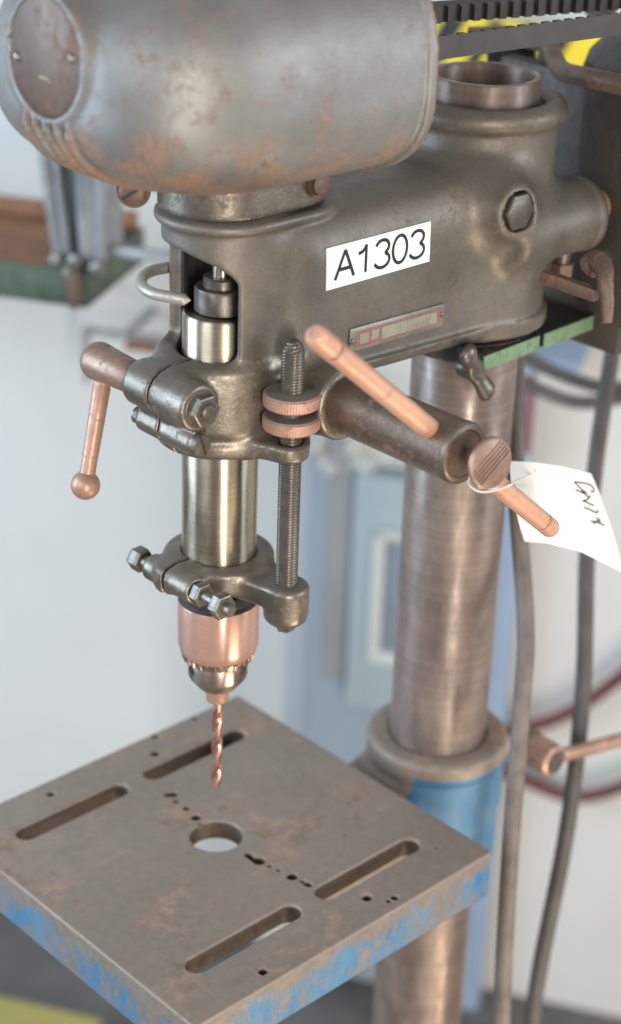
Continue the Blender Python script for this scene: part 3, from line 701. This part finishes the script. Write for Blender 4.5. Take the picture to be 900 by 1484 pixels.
tag(mo, 'dark grime-covered electric motor behind the column')
# cast strap over the motor plate: up, over a step and down again, with a rounded rolled edge
stp = [unp(*p) for p in ((680, 52, 1240), (705, 51, 1236), (735, 51, 1228), (768, 57, 1210), (795, 65, 1195), (803, 84, 1180), (816, 103, 1160), (850, 112, 1115), (900, 123, 1092), (970, 140, 1080))]
tube('motor_strap', stp, 6.2, 'rusty_bolt', press, 18, None, 10)
box('motor_plate', unp(740, 84, 1246), (32, 8, 28), 'dark_iron', press, (.72, -.69, 0), (.69, .72, 0), 2)
box('motor_mount', (300, 2, 132), (16, 120, 176), 'motor_grey', press, (1, 0, 0), (0, 1, 0), 4)
tube('bracket_hook', [unp(*p) for p in ((856, 386, 1066), (866, 378, 1060), (875, 390, 1052), (877, 410, 1048), (880, 440, 1048), (879, 468, 1048))], 6, 'rusty_bolt', press, 16, lambda t: 7.6-4.4*t)
a, b_ = unp(786, 400, 1075), unp(866, 428, 1056); c_ = (a+b_)/2
box('bracket_bar', c_, ((b_-a).length, 8, 8), 'rusty_bolt', press, tuple(b_-a), (.69, .72, 0), 2)

# ================================================================ loose things on the press
# paper tag tied to the thumb screw
TOP = [(738, 668), (775, 670), (815, 676), (857, 686)]; BOT = [(760, 785), (795, 788), (842, 800), (905, 832)]
LEFT_MID = (750, 728); RIGHT_MID = (884, 752)
def tag_pt(u, v, lift=0.):
    def cv(a, t): k = t*(len(a)-1); i = min(int(k), len(a)-2); f = k-i; return a[i][0]*(1-f)+a[i+1][0]*f, a[i][1]*(1-f)+a[i+1][1]*f
    a, b = cv(TOP, u), cv(BOT, u); x = a[0]*(1-v)+b[0]*v; y = a[1]*(1-v)+b[1]*v
    k = 4*v*(1-v); x += k*(4*u-2.0)*2; y += 0
    d = 1126 + 26*(u-.5) - 16*math.sin(PI*u)*(1-v*.5) + 20*(v-.4)**2*(1-2*u) - 14*u*v - lift
    return unp(x, y, d)
NU, NV = 28, 20; V = []; Fc = []
for sgn in (0, -.4):
    for i in range(NU+1):
        for j in range(NV+1): V.append(tag_pt(i/NU, j/NV, sgn))
K = (NU+1)*(NV+1)
for i in range(NU):
    for j in range(NV):
        a = i*(NV+1)+j; Fc.append((a, a+1, a+NV+2, a+NV+1)); Fc.append((K+a, K+a+NV+1, K+a+NV+2, K+a+1))
rim = [i*(NV+1) for i in range(NU+1)]+[NU*(NV+1)+j for j in range(1, NV+1)]+[i*(NV+1)+NV for i in range(NU-1, -1, -1)]+[j for j in range(NV-1, 0, -1)]
for a, b in zip(rim, rim[1:]+rim[:1]): Fc.append((a, b, K+b, K+a))
tg_o = mesh('paper_tag', V, Fc, 'paper', None, True, 60)
tag(tg_o, 'curled white paper tag with black handwriting, tied to the thumb screw', 'tag')
# handwriting, stroke by stroke, in the tag's own (u, v)
def inv(px, py):
    best = None
    for i in range(201):
        for j in range(0, 121):
            if i < 80: continue
            p = tag_pt(i/200, j/120)-CAM; z = p.dot(CF); x = 450+F_PX*p.dot(CR)/z; y = 742-F_PX*p.dot(CU)/z; e = (x-px)**2+(y-py)**2
            if best is None or e < best[0]: best = (e, i/200, j/120)
    return best[1], best[2]
HWZ = [[(543, 258), (580, 262), (625, 268), (660, 280), (690, 305), (693, 320), (683, 335), (668, 326)], [(543, 258), (575, 290), (610, 325), (642, 342)],
      [(555, 318), (590, 335), (625, 350), (655, 374), (664, 362)], [(592, 336), (612, 330), (625, 350)], [(607, 402), (636, 413), (655, 425), (690, 437)], [(607, 402), (640, 392), (662, 366)],
      [(620, 452), (660, 468), (713, 490), (722, 476)], [(668, 556), (700, 566), (735, 574), (770, 588)], [(690, 578), (715, 556), (742, 548)], [(715, 530), (732, 556), (746, 580)]]
HW = [[(a/5.294+730, b/5.294+650) for a, b in q_] for q_ in HWZ]
gs = []
for s in HW:
    P = [tag_pt(*inv(*p), .5) for p in s]; gs.append(tube_geo(spline(P, 5), .34, 6))
V, Fc = merge(*gs); mesh('handwriting', V, Fc, 'ink', tg_o)
kx_ = KC - kd*10
_, ru, rv = basis(kd)
tube('string', [tag_pt(.34, .10, 1.2), tag_pt(.26, .16, 2), unp(752, 695, 1060), unp(740, 702, 1006), unp(720, 710, 985), unp(700, 713, 966), unp(686, 708, 962), unp(679, 697, 966)]+[kx_+(ru*math.cos(a_*.9)+rv*math.sin(a_*.9))*4.8+kd*(.15*a_) for a_ in range(3, 15)], .55, 'string', tg_o, 8)
tube('string', [tag_pt(.05, .30, 1.2), unp(746, 700, 1060), unp(735, 705, 1006), unp(716, 708, 982), unp(702, 707, 966), unp(692, 703, 964), kx_+Vector((3, 2, -5)), kx_+Vector((-4, 2, 0)), kx_+Vector((0, 2, 4.5))], .55, 'string', tg_o, 8)
# bent nail hooked round the edge of the head's window
nail = [(2, 36.6, 142), (-8, 38, 142), (-19, 38.5, 142), (-28.5, 34.5, 141.6), (-37, 24.5, 141), (-39.6, 12.7, 140.6), (-36.5, 3.5, 140.4), (-33, -4, 140.3), (-30, -9, 140.3)]
o = tube('bent_nail', nail, 3.3, 'bright_nail', None, 18, lambda t: 3.3 if t < .92 else 3.3*(1-(t-.92)/.08*.9))
tag(o, 'bent grey nail hooked through the window of the head casting', 'nail')

# ================================================================ cables and hoses behind
def cable(name, px, r, mat, label, group=None, cat='cable'):
    o = tube(name, [unp(*p) for p in px], r, mat, None, 14, None, 8); tag(o, label, cat, group); return o
cable('power_cable', [(912, 380, 1400), (893, 480, 1380), (866, 650, 1365), (851, 800, 1360), (845, 1000, 1360), (822, 1200, 1370), (783, 1400, 1390), (770, 1500, 1400), (764, 1640, 1420)], 6.2, 'cable_dark', 'dark brown power cable hanging furthest right, bending left near the floor')
cable('hanging_cable', [(747, 500, 1262), (748, 560, 1250), (748, 700, 1235), (762, 900, 1222), (758, 1000, 1222), (742, 1200, 1235), (730, 1400, 1260), (727, 1500, 1280), (724, 1640, 1300)], 6.0, 'cable_grey', 'grey-brown cable hanging close beside the column')
def wall_tube(name, pts, r, mat, label, cat):
    o = tube(name, [W(*p) for p in pts], r, mat, None, 14, None, 8); tag(o, label, cat); return o
wall_tube('black_hose', [(48, -118, 260), (74, -141, 250), (118, -160, 240), (163, -158, 250), (230, -130, 260)], 6.5, 'rubber', 'black hose sagging right of the column, upper of the two loops', 'hose')
wall_tube('black_hose', [(40, -160, 240), (73, -170, 240), (120, -182, 240), (163, -172, 240), (230, -140, 250)], 6.5, 'cable_dark', 'black hose sagging right of the column, lower of the two loops', 'hose')
loop = [(230, -520, 30), (180, -591, 30), (130, -647, 30), (76, -682, 32), (30, -696, 34), (2, -716, 34), (20, -736, 32), (82, -753, 30), (141, -764, 30), (195, -738, 30), (250, -690, 30)]
wall_tube('red_hose', loop, 8.0, 'red_hose', 'dark red air hose looped against the wall by the bracket lever', 'hose')
t_ = cable('grey_pipe', [(826, -40, 1250), (850, -8, 1250), (880, 30, 1250), (905, 72, 1250), (930, 130, 1250)], 8.5, 'cable_grey', 'thick grey-brown pipe crossing the top right corner', None, 'pipe')

# ================================================================ background
# hazard-striped board on the wall, each black stripe its own piece
hzb = empty('hazard_board', MM(W(10, 70, 20))); tag(hzb, 'yellow board with black diagonal warning stripes behind the motor', 'warning board')
V, Fc = box_geo(W(30, 97, 14), (300, 14, 48), UW, NW, 1); mesh('board', V, Fc, 'yellow', hzb, False)
for k, u in enumerate((-118, -72, -26, 8, 36, 92, 130)):
    wd = (22, 22, 13, 8, 26, 9, 20)[k]
    poly = [(u-24, 74), (u-24+wd, 74), (u+wd, 120), (u, 120)]
    V = [W(a, b, 22) for a, b in poly]+[W(a, b, 20) for a, b in poly]
    mesh('stripe', V, [(0, 1, 2, 3), (0, 4, 5, 1), (1, 5, 6, 2), (2, 6, 7, 3), (3, 7, 4, 0)], 'black_paint', hzb, False)
# blue post and red strip on the wall right of the column
o = mesh('wall_post', *box_geo(W(36, -690, 30), (34, 30, 860), UW, NW, 2), 'post_blue'); tag(o, 'blue-grey vertical post on the wall just right of the column', 'post')
V, Fc = merge(box_geo(W(62, -218, 40), (70, 40, 26), UW, NW, 2), box_geo(W(78, -200, 60), (60, 90, 8), UW, NW, 2))
o = mesh('wall_bracket', V, Fc, 'post_blue'); tag(o, 'pale blue bracket on the wall under the green-edged plates', 'bracket')
o = mesh('red_post', *box_geo(W(52, -250, 50), (7, 12, 150), UW, NW, 2), 'post_red'); tag(o, 'short red upright strip beside the top of the column', 'strip')
# cabinet behind the column
cb = empty('electric_cabinet', MM(W(-110, -700, 60))); tag(cb, 'blue-grey electric cabinet on the wall behind the column', 'cabinet')
mesh('body', *box_geo(W(-90, -700, 46), (176, 92, 700), UW, NW, 3), 'cabinet_blue', cb)
mesh('shadow_strip', *box_geo(W(-139, -470, 93), (30, 8, 300), UW, NW, 1), 'cabinet_shade', cb)  # strip in a darker grey, paints the shadow gap beside the door
dr = mesh('door', *box_geo(W(-72, -495, 102), (96, 26, 290), UW, NW, 3), 'cabinet_door', cb)
mesh('window_frame', *merge(box_geo(W(-88, -490, 118), (14, 10, 160), UW, NW, 2), box_geo(W(-60, -414, 118), (70, 10, 10), UW, NW, 2), box_geo(W(-66, -566, 118), (56, 12, 16), UW, NW, 2)), 'handle_white', dr)
mesh('dark_panel', *box_geo(W(-56, -490, 116), (50, 4, 140), UW, NW, 1), 'navy', dr)
# crumpled rag lying on the cabinet
def rag(x, y, z):
    u = x*UW.x+y*UW.y; o_ = DW-(x*NW.x+y*NW.y)
    d = np.sqrt(((u+130)/58)**2+((o_-50)/48)**2+((z+340)/ 34)**2)
    w_ = .16*np.sin(u*.13+z*.07)+.14*np.sin(z*.21-u*.05+o_*.1)+.10*np.sin(u*.31+o_*.2)
    return (d-1+w_)*34
c0 = W(-130, -340, 50)
o = sdf_mesh('rag', rag, (c0[0]-90, c0[1]-90, -392), (c0[0]+90, c0[1]+90, -288), 4., 'rag'); tag(o, 'crumpled pale grey rag lying on top of the cabinet', 'rag')
o = mesh('carton', *box_geo(W(-72, -332, 55), (88, 70, 34), UW, NW, 3), 'rag'); tag(o, 'flat grey carton on the cabinet beside the rag', 'box')
# wall rail left of the clamp lever
o = mesh('wall_rail', *merge(box_geo(W(-390, -236, 92), (100, 10, 6), UW, NW, 1), box_geo(W(-437, -268, 92), (6, 10, 60), UW, NW, 1), box_geo(W(-390, -236, 50), (8, 90, 6), UW, NW, 1)), 'shelf_grey'); tag(o, 'thin grey rail on the wall behind the clamp rod', 'rail')
o = mesh('rusty_block', *box_geo(W(-368, -243, 100), (38, 14, 9), UW, NW, 3), 'wood_brown'); tag(o, 'small rust-brown block hanging on the wall rail', 'block')
# green bench top with a ribbed grey fixture, upper left
bn = empty('side_bench', MM(W(-500, -90, 250))); tag(bn, 'green metal bench top with brown wooden surface at upper left', 'bench')
U0 = -305
mesh('tray', *merge(box_geo(W(U0-350, -88, 327), (700, 146, 6), UW, NW, 1), box_geo(W(U0-350, -74, 397), (700, 6, 34), UW, NW, 1.5), box_geo(W(U0-3, -74, 324), (6, 140, 34), UW, NW, 1.5)), 'green_dirty', bn)
mesh('back_board', *box_geo(W(U0-352, -64, 256), (690, 8, 44), UW, NW, 1.5), 'wood_brown', bn)
for k in range(2):
    mesh('plank', *box_geo(W(U0-352, -63.5-.6*(k % 2), 361-k*69), (680, 65, 14), UW, NW, 2), 'wood_brown', bn)
fx = empty('clamp_fixture', MM(W(-305, -58, 375))); tag(fx, 'grey ribbed clamp fixture standing at the corner of the green bench', 'fixture')
ld = (UW*.22+Vector((0, 0, 1))).normalized()
def FX(u, z, off): return W(-322+u-.07*(z), z, off)
mesh('body', *box_geo(FX(6, -2, 366), (54, 40, 92), tuple(UW), tuple(NW), 6), 'shelf_grey', fx)
for k, u in enumerate((-19, -8, 13, 21, 31)):
    mesh('rib', *tube_geo([FX(u, 46, 392), FX(u*.95, 0, 392), FX(u*.8, -46, 390)], (6, 5, 7, 5, 6)[k], 10), 'shelf_grey', fx)
mesh('slot', *box_geo(FX(4, 0, 392), (7, 14, 90), tuple(UW), tuple(NW), 1), 'black_paint', fx)
for u, z in ((-14, -50), (4, -48), (24, -52), (-2, -60)):
    lathe('nut', hex_prof(8, 12), FX(u, z, 392), tuple(-NW), 'bolt_steel', fx, 24, hexa)
lathe('peg', [(5, 0), (6.5, 6), (6, 30), (3, 36)], FX(6, -52, 412), (0, 0, -1), 'rusty_bolt', fx, 16)
mesh('arm', *box_geo(FX(60, -40, 380), (60, 12, 9), tuple(UW), tuple(NW), 2), 'shelf_grey', fx)
# yellow box on the floor, lower left
o = mesh('yellow_box', *box_geo(W(-500, FLOOR+61, 452), (330, 240, 120), UW, NW, 4), 'box_yellow'); tag(o, 'yellow box on the dark floor below the table', 'box')
